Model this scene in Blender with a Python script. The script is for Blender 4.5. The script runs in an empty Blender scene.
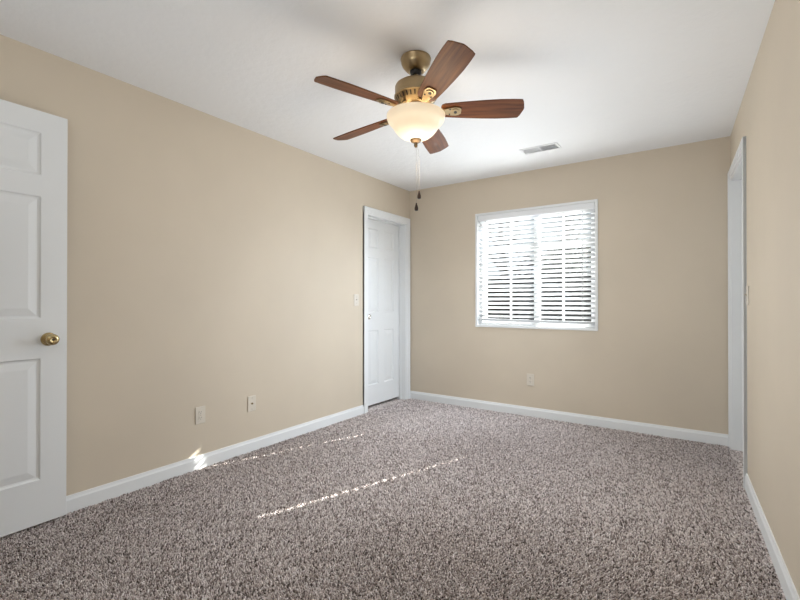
import bpy, bmesh, math, random
from math import sin, cos, pi, radians, sqrt
from mathutils import Vector, Matrix

random.seed(7)
S = bpy.context.scene
COL = S.collection

# ------------------------------------------------------------------ room measures
H = 2.44                      # ceiling height
XL = -2.808                   # left wall plane
YB = 4.293                    # back wall plane
XR = 0.216                    # right wall at the back corner
ANG = 0.0355                  # right wall runs slightly out of square
YN = -1.05                    # near wall, behind the camera
WT = 0.125                    # wall thickness

# ------------------------------------------------------------------ camera
cam_d = bpy.data.cameras.new('camera')
cam_d.sensor_width = 36.0
cam_d.lens = 433.67 / 800 * 36
cam_d.clip_start = 0.02
cam = bpy.data.objects.new('camera', cam_d)
cam.location = (0, 0, 1.1312)
cam.rotation_euler = (pi / 2 + 0.0045, 0, 0.6014)
COL.objects.link(cam)
S.camera = cam

# ------------------------------------------------------------------ world, sun, lights, exposure
SKY = 0.45
W = bpy.data.worlds.new('sky')
S.world = W
W.use_nodes = True
nt = W.node_tree
nt.nodes.clear()
tc = nt.nodes.new('ShaderNodeTexCoord')
sp = nt.nodes.new('ShaderNodeSeparateXYZ')
rp = nt.nodes.new('ShaderNodeValToRGB')
bg = nt.nodes.new('ShaderNodeBackground')
wo = nt.nodes.new('ShaderNodeOutputWorld')
nt.links.new(tc.outputs['Generated'], sp.inputs[0])
nt.links.new(sp.outputs['Z'], rp.inputs[0])
rp.color_ramp.elements[0].position = 0.0
rp.color_ramp.elements[0].color = (0.90, 0.96, 1.0, 1)
rp.color_ramp.elements[1].position = 0.6
rp.color_ramp.elements[1].color = (0.74, 0.88, 1.0, 1)
nt.links.new(rp.outputs[0], bg.inputs[0])
bg.inputs[1].default_value = SKY
nt.links.new(bg.outputs[0], wo.inputs[0])

sun_d = bpy.data.lights.new('sun', 'SUN')
sun_d.energy = 36.0
sun_d.angle = radians(0.45)
sun_d.color = (1.0, 0.96, 0.9)
sun = bpy.data.objects.new('sun', sun_d)
sun.location = (3, 10, 8)
sun.rotation_euler = Vector((-0.335, -0.942, -0.642)).to_track_quat('-Z', 'Y').to_euler()
COL.objects.link(sun)

def area(name, loc, direction, sx, sy, power, color=(1, 1, 1), portal=False):
    d = bpy.data.lights.new(name, 'AREA')
    d.shape = 'RECTANGLE'
    d.size = sx
    d.size_y = sy
    d.energy = power
    d.color = color
    if portal:
        d.cycles.is_portal = True
    o = bpy.data.objects.new(name, d)
    o.location = loc
    o.rotation_euler = Vector(direction).to_track_quat('-Z', 'Y').to_euler()
    COL.objects.link(o)
    return o

area('window_portal', (-1.355, YB + 0.16, 1.47), (0, -1, 0), 1.25, 1.25, 1, portal=True)
# added area lights in front of the blind, standing in for its daylight
def beam(direction, spread, power, color=(0.86, 0.98, 1.12)):
    o = area('window_daylight_fill', (-1.355, YB - 0.015, 1.47), direction, 1.1, 1.1, power, color)
    o.data.spread = radians(spread)
beam((-0.25, -0.80, 0.12), 118, 4.5)
beam((-0.55, -0.45, -0.70), 118, 12.5)
def soft_fill(loc, radius, power, color=(0.91, 0.985, 1.05)):  # unseen soft light added in mid-room to brighten it
    d = bpy.data.lights.new('room_fill', 'POINT')
    d.energy = power
    d.color = color
    d.shadow_soft_size = radius
    o = bpy.data.objects.new('room_fill', d)
    o.location = loc
    COL.objects.link(o)
soft_fill((-1.15, 2.60, 1.05), 1.1, 34)
area('bounce_fill', (-0.9, -0.55, 1.62), (0.0, 0.2, 1), 0.9, 0.7, 11, (0.91, 0.985, 1.05))  # unseen light added behind the camera, fills by way of the ceiling
LAMP = 3.0                        # the fan's own lamp

S.cycles.use_light_tree = True
S.view_settings.view_transform = 'Standard'
S.view_settings.look = 'None'
S.view_settings.gamma = 1
S.view_settings.use_curve_mapping = False
S.view_settings.exposure = 0.60

# ------------------------------------------------------------------ materials
def mat(name, color, rough=0.5, metal=0.0, spec=0.5, emit=None, estr=0.0, coat=0.0):
    m = bpy.data.materials.new(name)
    m.use_nodes = True
    b = m.node_tree.nodes['Principled BSDF']
    b.inputs['Base Color'].default_value = (*color, 1)
    b.inputs['Roughness'].default_value = rough
    b.inputs['Metallic'].default_value = metal
    b.inputs['Specular IOR Level'].default_value = spec
    b.inputs['Coat Weight'].default_value = coat
    if emit:
        b.inputs['Emission Color'].default_value = (*emit, 1)
        b.inputs['Emission Strength'].default_value = estr
    return m

def nodes(m):
    t = m.node_tree
    return t, t.nodes, t.links, t.nodes['Principled BSDF']

def noise(t, scale, detail=3, rough=0.5, vec=None):
    n = t.nodes.new('ShaderNodeTexNoise')
    n.inputs['Scale'].default_value = scale
    n.inputs['Detail'].default_value = detail
    n.inputs['Roughness'].default_value = rough
    if vec:
        t.links.new(vec, n.inputs['Vector'])
    return n

def ramp(t, src, stops):
    r = t.nodes.new('ShaderNodeValToRGB')
    e = r.color_ramp.elements
    while len(e) < len(stops):
        e.new(0.5)
    for k, (p, c) in enumerate(stops):
        e[k].position = p
        e[k].color = (*c, 1)
    t.links.new(src, r.inputs[0])
    return r

def bump(t, src, strength, dist, b):
    n = t.nodes.new('ShaderNodeBump')
    n.inputs['Strength'].default_value = strength
    n.inputs['Distance'].default_value = dist
    t.links.new(src, n.inputs['Height'])
    t.links.new(n.outputs[0], b.inputs['Normal'])
    return n

def objco(t):
    return t.nodes.new('ShaderNodeTexCoord').outputs['Object']

def paint(name, c, rough=0.6, scale=160, st=0.12, vary=0.03, dist=0.004):
    m = mat(name, c, rough, spec=0.3)
    t, n, l, b = nodes(m)
    v = objco(t)
    nz = noise(t, 1.7, 3, 0.5, v)
    lo = tuple(x * (1 - vary) for x in c)
    hi = tuple(min(1, x * (1 + vary)) for x in c)
    r = ramp(t, nz.outputs['Fac'], [(0.3, lo), (0.7, hi)])
    l.new(r.outputs[0], b.inputs['Base Color'])
    nb = noise(t, scale, 4, 0.6, v)
    bump(t, nb.outputs['Fac'], st, dist, b)
    return m

M_WALL = paint('beige_wall_paint', (0.625, 0.54, 0.428), 0.6)
M_CEIL = paint('white_ceiling_texture', (0.86, 0.86, 0.86), 0.8, 22, 0.35, 0.01, 0.009)
M_TRIM = paint('white_trim_paint', (0.80, 0.81, 0.81), 0.35, 60, 0.03, 0.01)
M_DOOR = paint('white_door_paint', (0.78, 0.79, 0.79), 0.4, 220, 0.1, 0.01)
M_VINYL = mat('white_vinyl', (0.82, 0.83, 0.84), 0.35)
M_PLATE = mat('ivory_plastic', (0.66, 0.60, 0.51), 0.35)
M_PLATEW = mat('white_plastic', (0.67, 0.61, 0.53), 0.35)
M_HOLE = mat('dark_slot', (0.03, 0.028, 0.025), 0.6)
M_VENT = mat('white_vent_enamel', (0.80, 0.80, 0.80), 0.4)
M_DUCT = mat('duct_grey', (0.60, 0.60, 0.61), 0.6)
M_CHAIN = mat('chain_metal', (0.45, 0.42, 0.38), 0.4, 1.0)
M_FOB = mat('dark_walnut_fob', (0.035, 0.015, 0.008), 0.35)
M_BLACK = mat('black_rubber', (0.015, 0.015, 0.015), 0.5)
M_NICKEL = mat('polished_knob_metal', (0.72, 0.69, 0.64), 0.22, 1.0)
M_CORD = mat('white_cord', (0.8, 0.8, 0.8), 0.7)

def metal_var(name, a, b_, rough):
    m = mat(name, a, rough, 1.0)
    t, n, l, b = nodes(m)
    nz = noise(t, 9, 3, 0.5, objco(t))
    r = ramp(t, nz.outputs['Fac'], [(0.3, a), (0.7, b_)])
    l.new(r.outputs[0], b.inputs['Base Color'])
    return m
M_BRASS = metal_var('antique_brass', (0.36, 0.27, 0.15), (0.46, 0.35, 0.21), 0.36)
M_DARKBRASS = metal_var('dark_antique_brass', (0.15, 0.10, 0.06), (0.21, 0.15, 0.09), 0.5)
M_GOLD = metal_var('aged_door_brass', (0.42, 0.33, 0.17), (0.52, 0.41, 0.22), 0.25)

def wood_mat():
    m = mat('walnut_blade', (0.2, 0.09, 0.04), 0.42, spec=0.2)
    t, n, l, b = nodes(m)
    v = objco(t)
    mp = n.new('ShaderNodeMapping')
    mp.inputs['Scale'].default_value = (2.2, 34, 34)
    l.new(v, mp.inputs[0])
    nz = noise(t, 1.6, 5, 0.6, mp.outputs[0])
    r = ramp(t, nz.outputs['Fac'], [(0.25, (0.055, 0.015, 0.004)), (0.5, (0.135, 0.043, 0.011)), (0.75, (0.22, 0.078, 0.021))])
    l.new(r.outputs[0], b.inputs['Base Color'])
    bump(t, nz.outputs['Fac'], 0.05, 0.002, b)
    return m
M_WOOD = wood_mat()

YARN = [(0.0, (0.085, 0.066, 0.058)), (0.2, (0.32, 0.262, 0.240)), (0.5, (0.63, 0.545, 0.515)), (0.75, (0.82, 0.735, 0.71)), (1.0, (0.94, 0.87, 0.85))]
def carpet_mat(name, hair):
    m = mat(name, (0.3, 0.26, 0.24), 0.95, spec=0.08)
    t, n, l, b = nodes(m)
    if hair:
        at = n.new('ShaderNodeAttribute')
        at.attribute_name = 'yarn'
        src = at.outputs['Fac']
    else:
        vo = n.new('ShaderNodeTexVoronoi')
        vo.inputs['Scale'].default_value = 110
        l.new(objco(t), vo.inputs['Vector'])
        sx = n.new('ShaderNodeSeparateColor')
        l.new(vo.outputs['Color'], sx.inputs[0])
        src = sx.outputs[0]
        bump(t, vo.outputs['Distance'], 0.6, 0.01, b)
    r = ramp(t, src, YARN)
    l.new(r.outputs[0], b.inputs['Base Color'])
    return m
M_CARPET = carpet_mat('taupe_carpet_backing', False)
M_YARN = carpet_mat('taupe_frieze_yarn', True)

def slat_mat():
    m = bpy.data.materials.new('white_blind_slat')
    m.use_nodes = True
    t = m.node_tree
    b = t.nodes['Principled BSDF']
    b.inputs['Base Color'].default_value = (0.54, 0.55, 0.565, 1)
    b.inputs['Roughness'].default_value = 0.4
    tr = t.nodes.new('ShaderNodeBsdfTranslucent')
    tr.inputs[0].default_value = (0.85, 0.87, 0.9, 1)
    mx = t.nodes.new('ShaderNodeMixShader')
    mx.inputs[0].default_value = 0.03
    t.links.new(b.outputs[0], mx.inputs[1])
    t.links.new(tr.outputs[0], mx.inputs[2])
    t.links.new(mx.outputs[0], t.nodes['Material Output'].inputs[0])
    return m
M_SLAT = slat_mat()

def glass_mat():
    m = bpy.data.materials.new('window_glass')
    m.use_nodes = True
    t = m.node_tree
    t.nodes.remove(t.nodes['Principled BSDF'])
    a = t.nodes.new('ShaderNodeBsdfTransparent')
    a.inputs[0].default_value = (0.93, 0.95, 0.95, 1)
    g = t.nodes.new('ShaderNodeBsdfGlossy')
    g.inputs['Roughness'].default_value = 0.02
    f = t.nodes.new('ShaderNodeFresnel')
    f.inputs[0].default_value = 1.45
    mx = t.nodes.new('ShaderNodeMixShader')
    t.links.new(f.outputs[0], mx.inputs[0])
    t.links.new(a.outputs[0], mx.inputs[1])
    t.links.new(g.outputs[0], mx.inputs[2])
    t.links.new(mx.outputs[0], t.nodes['Material Output'].inputs[0])
    return m
M_GLASS = glass_mat()

def bowl_mat():
    m = mat('lit_alabaster_glass', (0.56, 0.52, 0.44), 0.35)
    t, n, l, b = nodes(m)
    nz = noise(t, 14, 4, 0.6, objco(t))
    r = ramp(t, nz.outputs['Fac'], [(0.3, (1.0, 0.74, 0.46)), (0.7, (1.0, 0.80, 0.54))])
    l.new(r.outputs[0], b.inputs['Emission Color'])
    b.inputs['Emission Strength'].default_value = BOWL_E
    m.cycles.emission_sampling = 'NONE'
    return m
BOWL_E = 0.40
M_BOWL = bowl_mat()

def earth_mat(name, a, c, scale):
    m = mat(name, a, 0.9, spec=0.1)
    t, n, l, b = nodes(m)
    nz = noise(t, scale, 5, 0.65, objco(t))
    r = ramp(t, nz.outputs['Fac'], [(0.3, a), (0.7, c)])
    l.new(r.outputs[0], b.inputs['Base Color'])
    bump(t, nz.outputs['Fac'], 0.4, 0.02, b)
    return m
M_GROUND = earth_mat('pale_bounce_ground', (0.50, 0.49, 0.47), (0.58, 0.57, 0.55), 6)  # unseen ground made pale to bounce sunlight up through the blind
M_FENCE = earth_mat('weathered_fence_wood', (0.009, 0.008, 0.0075), (0.016, 0.0145, 0.0135), 9)
M_BARK = earth_mat('dark_bark', (0.02, 0.018, 0.016), (0.045, 0.04, 0.035), 25)
M_SIDING = paint('exterior_siding', (0.5, 0.48, 0.44), 0.7)
M_LEAF = earth_mat('evergreen_foliage', (0.012, 0.018, 0.011), (0.026, 0.036, 0.02), 20)

# ------------------------------------------------------------------ mesh helpers
class MB:
    def __init__(s):
        s.v, s.f = [], []
    def quad(s, *p):
        i = len(s.v)
        s.v += [tuple(q) for q in p]
        s.f.append(tuple(range(i, i + len(p))))
    def box(s, x0, x1, y0, y1, z0, z1):
        i = len(s.v)
        s.v += [(x, y, z) for x in (x0, x1) for y in (y0, y1) for z in (z0, z1)]
        for f in ((0, 1, 3, 2), (4, 6, 7, 5), (0, 4, 5, 1), (2, 3, 7, 6), (0, 2, 6, 4), (1, 5, 7, 3)):
            s.f.append(tuple(i + k for k in f))
    def lathe(s, prof, n=40, c=(0, 0, 0), ax=None, cap0=True, cap1=True):
        i0 = len(s.v)
        for r, z in prof:
            for k in range(n):
                a = 2 * pi * k / n
                p = Vector((r * cos(a), r * sin(a), z))
                if ax:
                    p = ax @ p
                s.v.append((p.x + c[0], p.y + c[1], p.z + c[2]))
        m = len(prof)
        for j in range(m - 1):
            for k in range(n):
                k2 = (k + 1) % n
                s.f.append((i0 + j * n + k, i0 + j * n + k2, i0 + (j + 1) * n + k2, i0 + (j + 1) * n + k))
        if cap0:
            s.f.append(tuple(i0 + k for k in range(n))[::-1])
        if cap1:
            s.f.append(tuple(i0 + (m - 1) * n + k for k in range(n)))
    def tube(s, pts, rads, n=8):
        pts = [Vector(p) for p in pts]
        i0 = len(s.v)
        for j, p in enumerate(pts):
            d = (pts[min(j + 1, len(pts) - 1)] - pts[max(j - 1, 0)]).normalized()
            u = d.orthogonal().normalized() if abs(d.z) > 0.99 else d.cross(Vector((0, 0, 1))).normalized()
            w = d.cross(u)
            r = rads[j] if isinstance(rads, (list, tuple)) else rads
            for k in range(n):
                a = 2 * pi * k / n
                s.v.append(tuple(p + (u * cos(a) + w * sin(a)) * r))
        for j in range(len(pts) - 1):
            for k in range(n):
                k2 = (k + 1) % n
                s.f.append((i0 + j * n + k, i0 + j * n + k2, i0 + (j + 1) * n + k2, i0 + (j + 1) * n + k))
        s.f.append(tuple(i0 + k for k in range(n))[::-1])
        s.f.append(tuple(i0 + (len(pts) - 1) * n + k for k in range(n)))
    def prism(s, outline, z0, z1, fn=None):
        n = len(outline)
        i = len(s.v)
        fn = fn or (lambda x, y, z: (x, y, z))
        s.v += [fn(x, y, z0) for x, y in outline] + [fn(x, y, z1) for x, y in outline]
        s.f.append(tuple(i + k for k in range(n))[::-1])
        s.f.append(tuple(i + n + k for k in range(n)))
        for k in range(n):
            k2 = (k + 1) % n
            s.f.append((i + k, i + k2, i + n + k2, i + n + k))
    def slab(s, us, vs, holes, w0, w1, fn):
        """a sheet on a grid with some cells left open"""
        nu, nv = len(us) - 1, len(vs) - 1
        solid = lambda i, j: 0 <= i < nu and 0 <= j < nv and (i, j) not in holes
        for i in range(nu):
            for j in range(nv):
                if not solid(i, j):
                    continue
                a, b, c, d = us[i], us[i + 1], vs[j], vs[j + 1]
                s.quad(fn(a, c, w1), fn(b, c, w1), fn(b, d, w1), fn(a, d, w1))
                s.quad(fn(a, d, w0), fn(b, d, w0), fn(b, c, w0), fn(a, c, w0))
                if not solid(i - 1, j): s.quad(fn(a, c, w0), fn(a, c, w1), fn(a, d, w1), fn(a, d, w0))
                if not solid(i + 1, j): s.quad(fn(b, d, w0), fn(b, d, w1), fn(b, c, w1), fn(b, c, w0))
                if not solid(i, j - 1): s.quad(fn(b, c, w0), fn(b, c, w1), fn(a, c, w1), fn(a, c, w0))
                if not solid(i, j + 1): s.quad(fn(a, d, w0), fn(a, d, w1), fn(b, d, w1), fn(b, d, w0))
    def build(s, name, m, parent=None, smooth=False, bevel=0.0, loc=None, rot=None, kind=None, seg=2):
        me = bpy.data.meshes.new(name)
        me.from_pydata(s.v, [], s.f)
        bm = bmesh.new()
        bm.from_mesh(me)
        bmesh.ops.remove_doubles(bm, verts=bm.verts, dist=1e-6)
        bmesh.ops.recalc_face_normals(bm, faces=bm.faces)
        bm.to_mesh(me)
        bm.free()
        me.materials.append(m)
        if smooth:
            me.polygons.foreach_set('use_smooth', [True] * len(me.polygons))
            me.set_sharp_from_angle(angle=radians(38))
        o = bpy.data.objects.new(name, me)
        COL.objects.link(o)
        if bevel:
            b = o.modifiers.new('bevel', 'BEVEL')
            b.width = bevel
            b.segments = seg
            b.limit_method = 'ANGLE'
        if parent:
            o.parent = parent
        if loc:
            o.location = loc
        if rot:
            o.rotation_euler = rot
        if kind:
            o['kind'] = kind
        return o

def empty(name, loc=(0, 0, 0), rot=(0, 0, 0), label=None, cat=None, group=None, kind=None):
    o = bpy.data.objects.new(name, None)
    COL.objects.link(o)
    o.empty_display_size = 0.1
    o.location = loc
    o.rotation_euler = rot
    if label: o['label'] = label
    if cat: o['category'] = cat
    if group: o['group'] = group
    if kind: o['kind'] = kind
    return o

def tag(o, label, cat, group=None, kind=None):
    o['label'] = label
    o['category'] = cat
    if group: o['group'] = group
    if kind: o['kind'] = kind
    return o

# wall frames: u along the wall, v up, w into the room
left_fn = lambda u, v, w: (XL + w, u, v)
back_fn = lambda u, v, w: (u, YB - w, v)
near_fn = lambda u, v, w: (u, YN + w, v)
def right_fn(u, v, w):        # u = distance from the back corner towards the camera
    return (XR + u * sin(ANG) - w * cos(ANG), YB - u * cos(ANG) - w * sin(ANG), v)

# ------------------------------------------------------------------ shell
# openings
C0, C1, CT = 3.487, 4.222, 2.050           # closet door opening in the left wall (y, y, top)
E0, E1 = -0.74, 0.075                      # entry opening in the left wall
WX0, WX1, WZ0, WZ1 = -1.962, -0.750, 0.866, 2.073   # window
R0, R1, RT = 0.065, 0.850, 2.086           # doorway in the right wall, measured from the corner

b = MB(); b.box(XL - 1.3, 0.75, YN - WT, YB + WT, -0.10, -0.009)
b.build('floor', M_CARPET, kind='structure')
b = MB(); b.box(XL - 1.3, 0.75, YN - WT, YB + WT, H, H + 0.12)
b.build('ceiling', M_CEIL, kind='structure')
b = MB(); b.slab([YN - WT, E0, E1, C0, C1, YB + WT], [-0.02, CT, H], {(1, 0), (3, 0)}, -WT, 0, left_fn)
b.build('wall_left', M_WALL, kind='structure')
b = MB(); b.slab([XL, WX0, WX1, 0.55], [-0.02, WZ0, WZ1, H], {(1, 1)}, -WT, 0, back_fn)
b.build('wall_back', M_WALL, kind='structure')
b = MB(); b.slab([0, R0, R1, YB - YN + 0.1], [-0.02, RT, H], {(1, 0)}, -WT, 0, right_fn)
b.build('wall_right', M_WALL, kind='structure')
b = MB(); b.slab([XL, 0.5], [-0.02, H], set(), -WT, 0, near_fn)
b.build('wall_near', M_WALL, kind='structure')
# exterior siding over the back wall, roof eave over it
b = MB(); b.slab([XL - 1.3, WX0, WX1, 0.75], [-0.4, WZ0, WZ1, H + 0.15], {(1, 1)}, -WT - 0.03, -WT, back_fn)
b.build('wall_exterior', M_SIDING, kind='structure')
# closet, hall and side-hall enclosures behind the doors
b = MB()
b.box(XL - 0.8, XL - WT, C0 - 0.3, C0 - 0.26, -0.02, H); b.box(XL - 0.8, XL - 0.76, C0 - 0.3, YB + WT, -0.02, H)
b.box(XL - 0.8, XL - WT, YB + 0.08, YB + WT, -0.02, H)
b.build('wall_closet', M_WALL, kind='structure')
b = MB()
b.box(XL - 1.3, XL - 1.26, -1.17, 1.0, -0.02, H); b.box(XL - 1.3, XL - WT, 0.96, 1.0, -0.02, H); b.box(XL - 1.3, XL - WT, -1.17, -1.13, -0.02, H)
b.build('wall_hall', M_WALL, kind='structure')

# baseboards
BBP = [(0, -0.009), (0.013, -0.009), (0.013, 0.062), (0.0095, 0.071), (0.007, 0.085), (0, 0.085)]
def baseboard(name, fn, u0, u1):
    m = MB()
    n = len(BBP)
    for k in range(n):
        (w0, v0), (w1, v1) = BBP[k], BBP[(k + 1) % n]
        m.quad(fn(u0, v0, w0), fn(u1, v0, w0), fn(u1, v1, w1), fn(u0, v1, w1))
    m.quad(*[fn(u0, v, w) for w, v in BBP]); m.quad(*[fn(u1, v, w) for w, v in BBP])
    return m.build(name, M_TRIM, kind='structure')
CW = 0.060
baseboard('baseboard_left', left_fn, E1 + CW, C0 - CW)
baseboard('baseboard_back', back_fn, XL + 0.001, XR)
baseboard('baseboard_right', right_fn, R1 + CW, YB - YN)
baseboard('baseboard_near', near_fn, XL, 0.39)

# door casings with jamb lining and stop
def casing(name, fn, u0, u1, top, door_w):
    m = MB()
    for (c0, c1, t) in ((0.0, CW, 0.0115), (0.022, CW, 0.0165), (0.046, CW, 0.019)):
        m.slab([u0 - c1, u0 - c0 + 0.0, u1 + c0, u1 + c1], [-0.009, top + c0, top + c1], {(1, 0)}, 0.0, t, fn)
    j = 0.018
    m.slab([u0, u0 + j, u1 - j, u1], [-0.009, top - j, top], {(1, 0)}, -WT, 0.004, fn)
    s = j + 0.011                                       # stop moulding, room side of the leaf
    m.slab([u0 + j, u0 + s, u1 - s, u1 - j], [-0.009, top - s, top - j], {(1, 0)}, door_w + 0.001, door_w + 0.028, fn)
    return m.build(name, M_TRIM, kind='structure', bevel=0.0015, seg=1)
casing('trim_1', left_fn, C0, C1, CT, -0.087)
casing('trim_2', left_fn, E0, E1, CT, -0.05)
casing('trim_3', right_fn, R0, R1, RT, -0.087)

# six-panel doors: u across, v up, face at w=0, back at w=-0.035
def door_mesh(width, height, fn):
    m = MB()
    st, mu = 0.112, 0.105
    pw = (width - 2 * st - mu) / 2
    us = [0, st, st + pw, st + pw + mu, width - st, width]
    k = height / 2.03
    vs = [q * k for q in (0, 0.217, 0.812, 1.009, 1.609, 1.714, 1.924, 2.03)]
    rings = ((0, 0), (0.006, 0.007), (0.014, 0.009), (0.020, 0.0075), (0.048, 0.002), (0.052, 0.0015))
    for side in (0, 1):
        wf = (lambda d: -d) if side == 0 else (lambda d: -0.035 + d)
        for i in range(5):
            for j in range(7):
                a, c, d, e = us[i], us[i + 1], vs[j], vs[j + 1]
                if i in (1, 3) and j in (1, 3, 5):
                    prev = None
                    for q, dep in rings:
                        cur = [(a + q, d + q), (c - q, d + q), (c - q, e - q), (a + q, e - q)]
                        if prev:
                            for t in range(4):
                                t2 = (t + 1) % 4
                                m.quad(fn(*prev[0][t], wf(prev[1])), fn(*prev[0][t2], wf(prev[1])), fn(*cur[t2], wf(dep)), fn(*cur[t], wf(dep)))
                        prev = (cur, dep)
                    m.quad(*[fn(*p, wf(prev[1])) for p in prev[0]])
                else:
                    m.quad(fn(a, d, wf(0)), fn(c, d, wf(0)), fn(c, e, wf(0)), fn(a, e, wf(0)))
    for i in range(5):
        for v in (0, height):
            m.quad(fn(us[i], v, 0), fn(us[i + 1], v, 0), fn(us[i + 1], v, -0.035), fn(us[i], v, -0.035))
    for j in range(7):
        for u in (0, width):
            m.quad(fn(u, vs[j], 0), fn(u, vs[j + 1], 0), fn(u, vs[j + 1], -0.035), fn(u, vs[j], -0.035))
    return m

def knob(parent, pos, direction, m, keyhole):
    q = Vector(direction).to_track_quat('Z', 'Y').to_matrix()
    r = MB()
    r.lathe([(0.0, 0.0), (0.033, 0.0), (0.034, 0.003), (0.031, 0.008), (0.020, 0.011), (0.0125, 0.014), (0.0115, 0.028),
             (0.016, 0.033), (0.025, 0.040), (0.0285, 0.049), (0.0275, 0.057), (0.0235, 0.062), (0.014, 0.0645), (0.011, 0.0625), (0.0, 0.0625)],
            40, pos, q, False, False)
    k = r.build('door_knob', m, parent, smooth=True)
    if keyhole:
        c = Vector(pos) + q @ Vector((0, 0, 0.0622))
        r = MB()
        r.lathe([(0.0, 0.0), (0.0055, 0.0), (0.0050, 0.0022), (0.0, 0.0022)], 20, c, q, False, False)
        r.build('lock_button', M_HOLE, k, smooth=True)
    return k

# closet door, closed, in its recess
ZD = 0.022
d1 = door_mesh(C1 - C0 - 0.042, 2.006, lambda u, v, w: (XL - 0.088 + w, C0 + 0.021 + u, ZD + v)).build('door_1', M_DOOR, kind='structure')
knob(d1, (XL - 0.088, C0 + 0.021 + 0.062, 0.975), (1, 0, 0), M_NICKEL, False)
# right-hand door, closed at the back of its jamb
def rd_fn(u, v, w): return right_fn(R0 + 0.021 + u, ZD + v, -0.088 + w)
d3 = door_mesh(R1 - R0 - 0.042, 2.040, rd_fn).build('door_3', M_DOOR, kind='structure')
knob(d3, rd_fn(R1 - R0 - 0.042 - 0.062, 0.95, 0), (-cos(ANG), -sin(ANG), 0), M_GOLD, False)
# entry door, swung open almost flat against the left wall
hx, hy, ex, ey = -2.716, 0.082, -2.7435, 0.893
dv = Vector((ex - hx, ey - hy, 0)); DW = dv.length; dv.normalize(); dn = Vector((dv.y, -dv.x, 0))
def ed_fn(u, v, w):
    p = Vector((hx, hy, 0.011)) + dv * u + dn * w
    return (p.x, p.y, p.z + v)
d2 = door_mesh(DW, 2.087, ed_fn).build('door_2', M_DOOR, kind='structure', bevel=0.0012, seg=1)
knob(d2, ed_fn(DW - 0.080, 0.930, 0), tuple(dn), M_GOLD, True)
r = MB()
r.slab([DW - 0.0005, DW + 0.0012], [0.901, 0.959], set(), -0.030, -0.005, ed_fn)
r.build('latch_plate', M_GOLD, d2)
for z in (0.22, 1.05, 1.80):
    r = MB()
    r.lathe([(0.0065, z), (0.0065, z + 0.09)], 12, (hx - 0.036, hy - 0.006, 0.016))
    r.build('hinge', M_GOLD, d2, smooth=True)

# ------------------------------------------------------------------ carpet pile
x1_, x0_ = right_fn(0.0, 0, 0.02)[0], XL + 0.016
pts_ = [(x0_, -0.2), (right_fn(YB + 0.2, 0, 0.02)[0], -0.2), (right_fn(0.016, 0, 0.02)[0], YB - 0.016), (x0_, YB - 0.016)]
import numpy as np
def carpet_pile(step, seed):
    g = np.random.default_rng(seed)
    X, Y = np.meshgrid(np.arange(x0_, pts_[1][0], step), np.arange(-0.2, YB - 0.016, step))
    X, Y = X.ravel(), Y.ravel()
    X = X + g.uniform(-.5, .5, X.size) * step
    Y = Y + g.uniform(-.5, .5, Y.size) * step
    keep = (X > x0_) & (X < XR + (YB - Y) * math.tan(ANG) - 0.022) & (Y < YB - 0.018) & (-sin(0.6014) * X + cos(0.6014) * Y > 1.15)
    X, Y = X[keep], Y[keep]
    n = X.size
    # combed direction wanders slowly over the floor, each tuft strays from it
    fx = np.sin(X * 2.1 + Y * 1.3) + 0.7 * np.sin(Y * 3.7 - X * 1.1 + 1.0)
    fy = np.cos(X * 1.7 - Y * 2.4 + .6) + 0.7 * np.sin(X * 3.3 + Y * 0.9)
    h = g.uniform(0.0085, 0.0125, n)
    lx = (fx * 0.0028 + g.normal(0, 0.0036, n))
    ly = (fy * 0.0028 + g.normal(0, 0.0036, n))
    r = g.uniform(0.0027, 0.0040, n)
    a0 = g.uniform(0, 2 * pi, n)
    P = np.zeros((n, 7, 3), np.float32)
    for k in range(3):
        a = a0 + k * 2 * pi / 3
        P[:, k] = np.stack([X + 0.8 * r * np.cos(a), Y + 0.8 * r * np.sin(a), np.full(n, -0.0088)], 1)
        a = a + 0.7
        P[:, 3 + k] = np.stack([X + .6 * lx + r * np.cos(a), Y + .6 * ly + r * np.sin(a), h * 0.68 - 0.009], 1)
    P[:, 6] = np.stack([X + lx, Y + ly, h - 0.009], 1)
    F = np.array([0, 1, 4, 3, 1, 2, 5, 4, 2, 0, 3, 5, 3, 4, 6, 4, 5, 6, 5, 3, 6])
    L = (np.arange(n)[:, None] * 7 + F[None]).astype(np.int32).ravel()
    cnt = np.tile(np.array([4, 4, 4, 3, 3, 3], np.int32), n)
    st = np.concatenate([[0], np.cumsum(cnt)[:-1]]).astype(np.int32)
    me = bpy.data.meshes.new('carpet_pile')
    me.vertices.add(n * 7); me.vertices.foreach_set('co', P.ravel())
    me.loops.add(L.size); me.loops.foreach_set('vertex_index', L)
    me.polygons.add(cnt.size); me.polygons.foreach_set('loop_start', st)
    me.update(calc_edges=True)
    me.polygons.foreach_set('use_smooth', np.ones(cnt.size, bool))
    at = me.attributes.new('yarn', 'FLOAT', 'POINT')
    at.data.foreach_set('value', np.repeat(g.random(n).astype(np.float32), 7))
    me.materials.append(M_YARN)
    o = bpy.data.objects.new('carpet_pile', me)
    COL.objects.link(o)
    return o
tag(carpet_pile(0.0082, 4), 'speckled taupe grey frieze carpet covering the whole floor', 'carpet', kind='stuff')

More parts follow.
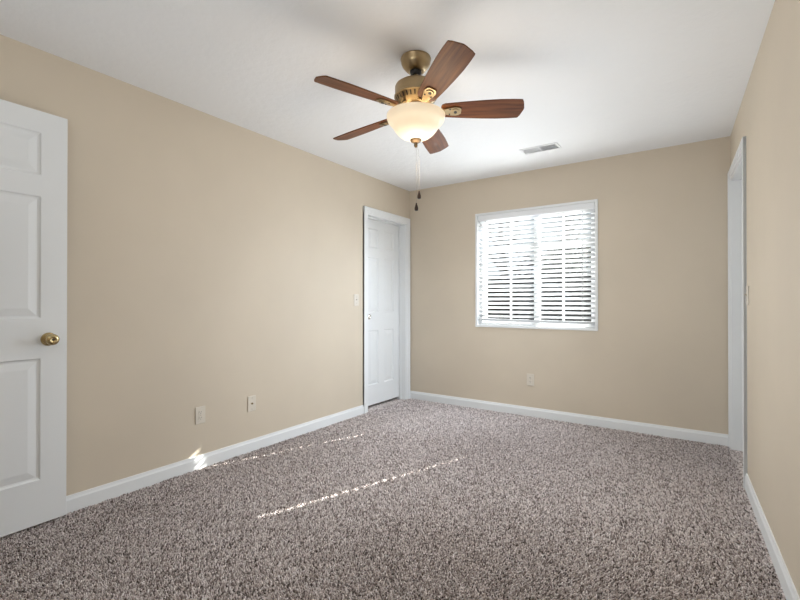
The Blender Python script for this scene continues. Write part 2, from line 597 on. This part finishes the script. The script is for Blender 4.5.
# ------------------------------------------------------------------ window
win = empty('window_1', (0, 0, 0), kind='structure')
j = 0.024
b = MB()
b.slab([WX0, WX0 + j, WX1 - j, WX1], [WZ0, WZ0 + j, WZ1 - j, WZ1], {(1, 1)}, -WT - 0.02, 0.010, back_fn)
b.build('window_liner', M_TRIM, win, bevel=0.0015, seg=1)
ox0, ox1, oz0, oz1 = WX0 + j, WX1 - j, WZ0 + j, WZ1 - j
b = MB()
fw_ = 0.026
b.slab([ox0, ox0 + fw_, ox1 - fw_ * 0.6, ox1], [oz0, oz0 + fw_, oz1 - fw_, oz1], {(1, 1)}, -0.135, -0.072, back_fn)
b.build('window_frame', M_VINYL, win, bevel=0.002, seg=1)
XM = -1.333
def sash(x0, x1, w0, w1):
    q = 0.034
    m = MB()
    m.slab([x0, x0 + q, x1 - q, x1], [oz0 + 0.020, oz0 + 0.020 + q, oz1 - 0.012 - q, oz1 - 0.012], {(1, 1)}, w0, w1, back_fn)
    s_ = m.build('window_sash', M_VINYL, win, bevel=0.002, seg=1)
    g = MB()
    wm = (w0 + w1) / 2
    g.slab([x0 + q, x1 - q], [oz0 + 0.02 + q, oz1 - 0.012 - q], set(), wm - 0.002, wm + 0.002, back_fn)
    g.build('window_pane', M_GLASS, s_)
    g = MB()
    xc = (x0 + x1) / 2
    g.slab([xc - 0.009, xc + 0.009], [oz0 + 0.05, oz1 - 0.04], set(), wm + 0.003, wm + 0.010, back_fn)
    for zz in (oz0 + (oz1 - oz0) * 0.345, oz0 + (oz1 - oz0) * 0.690):
        g.slab([x0 + q, x1 - q], [zz - 0.006, zz + 0.006], set(), wm + 0.003, wm + 0.010, back_fn)
    g.build('muntin', M_VINYL, s_)
sash(ox0 + 0.035, XM + 0.034, -0.100, -0.076)
sash(XM - 0.034, ox1 - 0.020, -0.128, -0.104)

# ------------------------------------------------------------------ blind
BY = YB + 0.034
bl = empty('window_blind', (0, BY, oz1), label='white horizontal slat blind hanging inside the window, slats tilted partly open', cat='blind')
def rel(x, y, z): return (x, y - BY, z - oz1)
bx0, bx1 = ox0 + 0.006, ox1 - 0.006
b = MB(); b.box(bx0, bx1, -0.026, 0.024, -0.046, -0.002)
b.build('headrail', M_VINYL, bl, bevel=0.002)
b = MB(); b.box(bx0 - 0.002, bx1 + 0.002, -0.036, -0.028, -0.056, -0.001)
b.build('valance', M_VINYL, bl, bevel=0.003)
TILT = radians(26.5)
PITCH = 0.0452
NS = 23
HX = (-1.850, -0.890)
z_top = -0.072
z_low = None
for k in range(NS):
    z = z_top - k * PITCH
    z_low = z
    m = MB()
    hw = 0.0075
    us = [bx0, HX[0] - hw, HX[0] + hw, HX[1] - hw, HX[1] + hw, bx1]
    vs = [-0.026, -0.0105, 0.0105, 0.026]
    def sf(u, v, w, z=z):
        # room edge (negative v) is the high edge; slight crown
        w = w + 0.0012 * (1 - (v / 0.026) ** 2)
        return (u, v * cos(TILT) + w * sin(TILT), z - v * sin(TILT) + w * cos(TILT))
    m.slab(us, vs, {(1, 1), (3, 1)}, -0.0013, 0.0013, sf)
    m.build('slat', M_SLAT, bl)
zb = z_low - 0.043
b = MB(); b.box(-(bx1 - bx0) / 2, (bx1 - bx0) / 2, -0.024, 0.024, -0.012, 0.012)
b.build('bottom_rail', M_SLAT, bl, bevel=0.003, loc=((bx0 + bx1) / 2, 0, zb), rot=(0, radians(0.55), 0))
for hx_ in HX:
    for dy, ln in ((-0.0245, 'ladder_cord'), (0.0245, 'ladder_cord')):
        c = MB(); c.tube([(hx_, dy, -0.045), (hx_, dy, zb)], 0.0007, 5)
        c.build(ln, M_CORD, bl)

# ------------------------------------------------------------------ outside
b = MB(); b.box(-22, 14, YB + WT + 0.031, 34, -0.60, -0.45)
b.build('ground', M_GROUND, kind='structure')
fn_ = empty('board_fence', (-7.0, 13.0, -0.45), (0, 0, radians(-14)), label='weathered dark board fence across the yard, seen between the blind slats', cat='fence')
b = MB()
for k in range(-38, 60):
    x = k * 0.15
    b.box(x, x + 0.14, -0.01, 0.01, 0.04, 2.30 + 0.02 * random.random())
b.build('fence_boards', M_FENCE, fn_)
for z in (0.35, 1.2, 2.0):
    b = MB(); b.box(-5.7, 9.0, 0.012, 0.05, z, z + 0.09); b.build('fence_rail', M_FENCE, fn_)
for k in range(7):
    b = MB(); b.box(-5.6 + k * 2.4, -5.5 + k * 2.4, 0.05, 0.15, 0, 2.35); b.build('fence_post', M_FENCE, fn_)

def bare_tree(x, y, hgt, seed, label):
    rnd = random.Random(seed)
    root = empty('bare_tree', (x, y, -0.45), label=label, cat='tree', group='bare trees beyond the fence')
    t = MB()
    pts = [(0, 0, 0)]
    for k in range(1, 8):
        pts.append((pts[-1][0] + rnd.uniform(-.12, .12), pts[-1][1] + rnd.uniform(-.1, .1), hgt * k / 7))
    rad = [0.27 * (1 - 0.12 * k) for k in range(8)]
    t.tube(pts, rad, 10)
    t.build('trunk', M_BARK, root, smooth=True)
    br = MB()
    def branch(p, d, L, r, lev):
        q = [Vector(p)]
        dd = Vector(d).normalized()
        n = 5
        for _ in range(n):
            dd = (dd + Vector((rnd.uniform(-.25, .25), rnd.uniform(-.25, .25), rnd.uniform(-.05, .22)))).normalized()
            q.append(q[-1] + dd * L / n)
        br.tube(q, [r * (1 - 0.16 * i) for i in range(n + 1)], 6 if lev else 7)
        if lev < 3:
            for i in range(1, n + 1):
                for _ in range(2 if lev < 2 else 1):
                    a = rnd.uniform(0, 2 * pi)
                    branch(q[i], dd * 0.7 + Vector((cos(a), sin(a) * .8, rnd.uniform(-.1, .6))), L * rnd.uniform(.4, .6), r * (1 - .16 * i) * .6, lev + 1)
    for k in range(1, 8):
        for _ in range(2):
            a = rnd.uniform(0, 2 * pi)
            branch(pts[k], (cos(a), sin(a), rnd.uniform(.2, .8)), rnd.uniform(1.2, 2.2), rad[k] * .55, 1)
    br.build('branches', M_BARK, root, smooth=True)
    return root
bare_tree(-6.81, 18.0, 6.5, 3, 'bare tree seen through the left half of the window')
bare_tree(-5.6, 24.0, 6.0, 8, 'bare tree seen through the right half of the window')

ev = empty('evergreen_tree', (-3.55, 16.2, -0.45), label='dark evergreen behind the fence, seen through the right half of the window', cat='tree')
rnd = random.Random(5)
b = MB(); b.tube([(0, 0, 0), (0.03, 0, 0.6), (0, 0.02, 2.6)], [0.11, 0.09, 0.03], 8); b.build('trunk', M_BARK, ev, smooth=True)
b = MB()
for k in range(2600):                       # sprays of foliage filling a broad rounded crown
    a, t = rnd.uniform(0, 2 * pi), rnd.random()
    z = 0.35 + 3.15 * t
    R_ = (1.25 * sqrt(max(0.02, 1 - ((t - 0.38) / 0.66) ** 2))) * rnd.uniform(0.55, 1.0) * (1 + 0.15 * sin(3 * a + 5 * t))
    p = Vector((R_ * cos(a), R_ * sin(a), z))
    d = Vector((cos(a + rnd.uniform(-.6, .6)), sin(a + rnd.uniform(-.6, .6)), rnd.uniform(-.3, .7))).normalized()
    w = d.cross(Vector((rnd.uniform(-1, 1), rnd.uniform(-1, 1), 1))).normalized()
    L_ = rnd.uniform(0.16, 0.32)
    n_ = d.cross(w) * 0.03
    b.quad(tuple(p - w * 0.02), tuple(p + d * L_ * .5 - w * 0.075 + n_), tuple(p + d * L_), tuple(p + d * L_ * .5 + w * 0.075 + n_))
b.build('foliage', M_LEAF, ev)

# ------------------------------------------------------------------ ceiling fan
FX, FY = -1.246, 1.966
fan = empty('ceiling_fan', (FX, FY, H), label='five-blade brass ceiling fan with lit bowl light and walnut blades', cat='ceiling fan')
fz = lambda z: z - H
b = MB()
b.lathe([(0.0, fz(2.44)), (0.080, fz(2.44)), (0.082, fz(2.433)), (0.079, fz(2.426)), (0.078, fz(2.412)), (0.072, fz(2.398)),
         (0.058, fz(2.382)), (0.048, fz(2.371)), (0.042, fz(2.369)), (0.0, fz(2.374))], 48, cap0=False, cap1=False)
b.build('canopy', M_BRASS, fan, smooth=True)
b = MB()
b.lathe([(0.0, fz(2.376)), (0.030, fz(2.374)), (0.032, fz(2.364)), (0.025, fz(2.352)), (0.0, fz(2.348))], 28, cap0=False, cap1=False)
b.build('hanger_ball', M_BLACK, fan, smooth=True)
b = MB(); b.lathe([(0.013, fz(2.365)), (0.013, fz(2.31))], 20); b.build('downrod', M_BRASS, fan, smooth=True)
b = MB()
b.lathe([(0.0, fz(2.328)), (0.022, fz(2.328)), (0.026, fz(2.321)), (0.060, fz(2.316)), (0.088, fz(2.306)), (0.108, fz(2.292)), (0.112, fz(2.283)),
         (0.112, fz(2.240)), (0.116, fz(2.236)), (0.116, fz(2.228)), (0.110, fz(2.225)), (0.0975, fz(2.202)), (0.078, fz(2.187)), (0.060, fz(2.180)), (0.0, fz(2.180))], 56, cap0=False, cap1=False)
mh = b.build('motor_housing', M_BRASS, fan, smooth=True)
b = MB()                                                    # cooling slots round the lower rim
for k in range(30):
    a = 2 * pi * k / 30
    q = Matrix.Rotation(a, 3, 'Z')
    def vf(x, t, q=q):          # on the sloping lower ring, t from top to bottom
        return tuple(q @ Vector((0.1090 - 0.0105 * t + 0.0006, x, fz(2.2225) - 0.0195 * t - 0.0004)))
    b = MB()
    b.quad(vf(-0.0034, 0), vf(0.0034, 0), vf(0.0028, 1), vf(-0.0028, 1))
    b.build('cooling_slot', M_HOLE, mh)
b = MB()
b.lathe([(0.0, fz(2.182)), (0.056, fz(2.182)), (0.058, fz(2.175)), (0.058, fz(2.140)), (0.052, fz(2.130)), (0.0, fz(2.130))], 40, cap0=False, cap1=False)
b.build('switch_housing', M_BRASS, fan, smooth=True)
# glass bowl (open at the top)
b = MB()
outer = [(0.1530, 2.136), (0.1560, 2.133), (0.1568, 2.127), (0.1555, 2.114), (0.1500, 2.101), (0.1400, 2.089), (0.1300, 2.079), (0.1220, 2.068),
         (0.1130, 2.053), (0.0990, 2.036), (0.0780, 2.019), (0.0500, 2.006), (0.0240, 2.0005), (0.0080, 1.999)]
inner = [(r - 0.004 if r > 0.03 else r * .8, z + 0.004) for r, z in outer][::-1]
b.lathe([(r, fz(z)) for r, z in outer + inner[:-1] + [(0.1495, 2.136)]], 64, cap0=False, cap1=False)
nn = len(b.v) // 64
bowl = b.build('glass_bowl', M_BOWL, fan, smooth=True)
b = MB(); b.lathe([(0.004, fz(2.135)), (0.004, fz(1.985))], 10); b.build('centre_rod', M_BRASS, fan, smooth=True)
b = MB()
b.lathe([(0.0, fz(2.0005)), (0.030, fz(2.0035)), (0.031, fz(1.999)), (0.024, fz(1.990)), (0.012, fz(1.985)), (0.009, fz(1.978)), (0.010, fz(1.970)), (0.006, fz(1.962)), (0.0, fz(1.960))], 28, cap0=False, cap1=False)
b.build('finial', M_DARKBRASS, fan, smooth=True)
# bulbs inside the bowl
for k in range(2):
    a = radians(20 + 180 * k)
    x, y = 0.060 * cos(a), 0.060 * sin(a)
    b = MB(); b.lathe([(0.0, fz(2.05)), (0.02, fz(2.055)), (0.026, fz(2.075)), (0.020, fz(2.098)), (0.012, fz(2.115)), (0.012, fz(2.135)), (0, fz(2.135))], 18, (x, y, 0), None, False, False)
    M_BULB = bpy.data.materials.get('lit_bulb') or mat('lit_bulb', (1, .9, .75), 0.4, emit=(1, .84, .64), estr=8.0)
    M_BULB.cycles.emission_sampling = 'NONE'
    b.build('light_bulb', M_BULB, fan, smooth=True)

ld = bpy.data.lights.new('fan_lamp_light', 'POINT')
ld.energy = LAMP
ld.color = (1.0, 0.82, 0.60)
ld.shadow_soft_size = 0.12
lo_ = bpy.data.objects.new('fan_lamp_light', ld)
lo_.location = (FX, FY, 1.87)
COL.objects.link(lo_)

# blades: local x runs outward, y = tangent; pitched so the y<0 edge is the high one
PITCHB = radians(16)
ZBL = fz(2.157)
def blade_pt(x, y, z):
    return (x, y * cos(PITCHB) + z * sin(PITCHB), ZBL - y * sin(PITCHB) + z * cos(PITCHB))
half = [(0.135, 0.030), (0.140, 0.042), (0.155, 0.0485), (0.20, 0.053), (0.28, 0.060), (0.36, 0.0655), (0.44, 0.069), (0.51, 0.068), (0.553, 0.066)]
tip = [(0.5600, 0.0645), (0.5690, 0.048), (0.5750, 0.026), (0.5800, 0.008), (0.5810, 0.0), (0.5800, -0.008), (0.5750, -0.026), (0.5690, -0.048), (0.5600, -0.0645)]
outline = half + tip + [(x, -y) for x, y in half[::-1]]
bm_ = MB(); bm_.prism(outline, -0.0028, 0.0028, blade_pt)
ir = MB()
def loft(m, secs, fn):
    i0 = len(m.v)
    for x, zc, hw_, th in secs:
        for yy, zz in ((-hw_, zc - th), (hw_, zc - th), (hw_, zc + th), (-hw_, zc + th)):
            m.v.append(fn(x, yy, zz))
    for j_ in range(len(secs) - 1):
        for k in range(4):
            k2 = (k + 1) % 4
            m.f.append((i0 + j_ * 4 + k, i0 + j_ * 4 + k2, i0 + j_ * 4 + 4 + k2, i0 + j_ * 4 + 4 + k))
    m.f.append((i0 + 3, i0 + 2, i0 + 1, i0)); e = i0 + 4 * (len(secs) - 1); m.f.append((e, e + 1, e + 2, e + 3))
def mixp(x, y, z):              # arm: level at the hub, pitched with the blade further out
    t = min(1, max(0, (x - 0.08) / 0.07))
    p = Vector(blade_pt(x, y, z)); f = Vector((x, y, ZBL + z))
    return tuple(f.lerp(p, t))
loft(ir, [(0.060, 0.030, 0.020, 0.004), (0.085, 0.028, 0.017, 0.004), (0.105, 0.012, 0.013, 0.0045), (0.125, -0.006, 0.012, 0.0045),
          (0.150, -0.0075, 0.017, 0.0040), (0.175, -0.0072, 0.024, 0.0038), (0.195, -0.0068, 0.029, 0.0036), (0.215, -0.0066, 0.0305, 0.0035),
          (0.232, -0.0064, 0.026, 0.0033), (0.243, -0.0062, 0.016, 0.0030)], mixp)
def disc(m, cx, cy, r, z0, z1, fn, n=20):
    m.prism([(cx + r * cos(2 * pi * k / n), cy + r * sin(2 * pi * k / n)) for k in range(n)], z0, z1, fn)
disc(ir, 0.212, 0.0, 0.021, -0.0145, -0.0085, blade_pt)
blade = bm_.build('blade', M_WOOD, fan, bevel=0.001, seg=1)
iron = ir.build('blade_bracket', M_BRASS, blade, smooth=True, bevel=0.0015)
scr = []
for sx, sy, sr, s0, s1 in ((0.212, 0.0, 0.0085, -0.0165, -0.0140), (0.182, -0.017, 0.0045, -0.0125, -0.0100), (0.182, 0.017, 0.0045, -0.0125, -0.0100)):
    m_ = MB(); disc(m_, sx, sy, sr, s0, s1, blade_pt, 16)
    scr.append(m_.build('bracket_screw', M_HOLE, blade))
LEAN = Matrix.Rotation(radians(-1.3), 4, Vector((-sin(0.6014), cos(0.6014), 0))) @ Matrix.Rotation(radians(-2.8), 4, Vector((cos(0.6014), sin(0.6014), 0)))   # the hub hangs a touch off level
HUB = Matrix.Translation((0, 0, ZBL))
PH = 34.3
for k in range(5):
    if k == 0:
        bb = blade
    else:
        bb = blade.copy(); COL.objects.link(bb)
        for ch in [iron] + scr:
            c = ch.copy(); COL.objects.link(c); c.parent = bb
    q_ = HUB @ LEAN @ HUB.inverted() @ Matrix.Rotation(radians(PH + 72 * k), 4, 'Z')
    bb.location = q_.to_translation()
    bb.rotation_euler = q_.to_euler()

# pull chains
rx, ry = cos(0.6014), sin(0.6014)
def chain(off, z0, z1, back):
    x, y = rx * off - ry * back, ry * off + rx * back
    m = MB()
    m.tube([(x * 0.35, y * 0.35, fz(z0)), (x * 0.8, y * 0.8, fz(z0 - 0.03)), (x, y, fz(z0 - 0.07)), (x, y, fz(z1 + 0.04))], 0.0007, 6)
    zz = z0 - 0.08
    while zz > z1 + 0.045:
        m.lathe([(0.0004, zz + .0014), (0.0013, zz), (0.0004, zz - .0014)], 6, (x, y, -H))
        zz -= 0.0065
    c = m.build('pull_chain', M_CHAIN, fan, smooth=True)
    m = MB()
    m.lathe([(0.0, z1 + 0.044), (0.0035, z1 + 0.043), (0.0045, z1 + 0.036), (0.0095, z1 + 0.020), (0.0105, z1 + 0.010), (0.0080, z1 + 0.002), (0.0, z1)], 16, (x, y, -H), None, False, False)
    m.build('pull_fob', M_FOB, c, smooth=True)
chain(0.003, 1.972, 1.619, 0.0)
chain(0.018, 1.972, 1.684, 0.004)

# ------------------------------------------------------------------ ceiling vent
v = empty('ceiling_vent', (-1.105, 3.725, H), label='white rectangular air register on the ceiling near the window wall', cat='vent')
b = MB()
def vfn(u, vv, w): return (u, vv, -w)
b.slab([-0.158, -0.140, -0.006, 0.006, 0.140, 0.158], [-0.078, -0.058, 0.058, 0.078], {(1, 1), (3, 1)}, 0, 0.006, vfn)
b.build('vent_frame', M_VENT, v, bevel=0.002)
b = MB(); b.box(-0.145, 0.145, -0.065, 0.065, -0.0012, -0.0004); b.build('vent_back', M_DUCT, v)
for side, sgn in ((-1, -1), (1, 1)):
    b = MB()
    for k in range(9):
        y = -0.056 + k * 0.014
        x0, x1 = (0.008, 0.140) if side > 0 else (-0.140, -0.008)
        a = radians(48 if side > 0 else 20)
        dy, dz = 0.0055 * cos(a), 0.0055 * sin(a) * 0.8
        b.quad((x0, y - dy, -0.0055), (x1, y - dy, -0.0055), (x1, y + dy, -0.0055 + dz), (x0, y + dy, -0.0055 + dz))
        b.quad((x0, y - dy, -0.0065), (x1, y - dy, -0.0065), (x1, y + dy, -0.0065 + dz), (x0, y + dy, -0.0065 + dz))
    b.build('louvre', M_VENT, v)

# ------------------------------------------------------------------ wall plates
def plate(name, fn, u, z, label, cat, kindp, m, group=None):
    base = fn(u, z, 0)
    root = empty(name, base, label=label, cat=cat, group=group)
    L = lambda a, c, w: tuple(Vector(fn(u + a, z + c, w)) - Vector(base))
    p = MB(); p.slab([-0.036, 0.036], [-0.0585, 0.0585], set(), 0, 0.0065, L)
    p.build('cover_plate', m, root, bevel=0.003)
    if kindp == 'outlet':
        for zc in (-0.0195, 0.0195):
            q = MB()
            q.prism([(0.0165 * cos(t) if abs(cos(t)) < .86 else math.copysign(.0142, cos(t)), 0.0145 * sin(t)) for t in [2 * pi * k / 24 for k in range(24)]],
                    0.006, 0.0085, lambda x, y, w: L(x, y + zc, w))
            rc = q.build('receptacle', m, root)
            s_ = MB()
            for xx in (-0.006, 0.006):
                s_.slab([xx - 0.0011, xx + 0.0011], [zc - 0.001, zc + 0.007], set(), 0.0083, 0.0089, L)
            disc(s_, 0, zc - 0.007, 0.0024, 0.0083, 0.0089, lambda x, y, w: L(x, y, w), 10)
            s_.build('plug_slot', M_HOLE, rc)
        q = MB(); disc(q, 0, 0, 0.003, 0.006, 0.0075, L, 12); q.build('cover_screw', M_NICKEL, root)
    elif kindp == 'jack':
        q = MB(); disc(q, 0, 0, 0.0075, 0.006, 0.008, L, 20); disc(q, 0, 0, 0.0048, 0.006, 0.016, L, 16)
        q.build('coax_jack', M_GOLD, root)
        q = MB(); disc(q, 0, 0, 0.0030, 0.0161, 0.0166, L, 12); q.build('jack_opening', M_HOLE, root)
        for zc in (-0.042, 0.042):
            q = MB(); disc(q, 0, zc, 0.003, 0.006, 0.0075, L, 12); q.build('cover_screw', M_NICKEL, root)
    else:
        q = MB(); q.slab([-0.0055, 0.0055], [-0.012, 0.012], set(), 0.006, 0.0075, L); q.build('switch_slot', M_PLATE, root)
        q = MB()
        q.prism([(0.0065, -0.004), (0.0175, 0.004), (0.0175, 0.0095), (0.0065, 0.010)], -0.004, 0.004, lambda a, c, w: L(w, c, a))
        q.build('toggle', m, root)
        for zc in (-0.030, 0.030):
            q = MB(); disc(q, 0, zc, 0.003, 0.006, 0.0075, L, 12); q.build('cover_screw', M_NICKEL, root)
    return root
plate('wall_outlet', left_fn, 1.675, 0.358, 'duplex outlet on the left wall, nearer to the open door', 'outlet', 'outlet', M_PLATE)
plate('cable_jack', left_fn, 2.090, 0.357, 'cable jack plate with one dark centre hole, on the left wall', 'wall jack', 'jack', M_PLATE)
plate('light_switch', left_fn, 3.318, 1.150, 'light switch on the left wall beside the closed closet door', 'light switch', 'switch', M_PLATEW)
plate('wall_outlet', back_fn, -1.372, 0.358, 'beige outlet low on the back wall under the window', 'outlet', 'outlet', M_PLATE)
plate('light_switch', right_fn, R1 + CW + 0.062, 1.170, 'light switch on the right wall beside the doorway trim', 'light switch', 'switch', M_PLATEW)
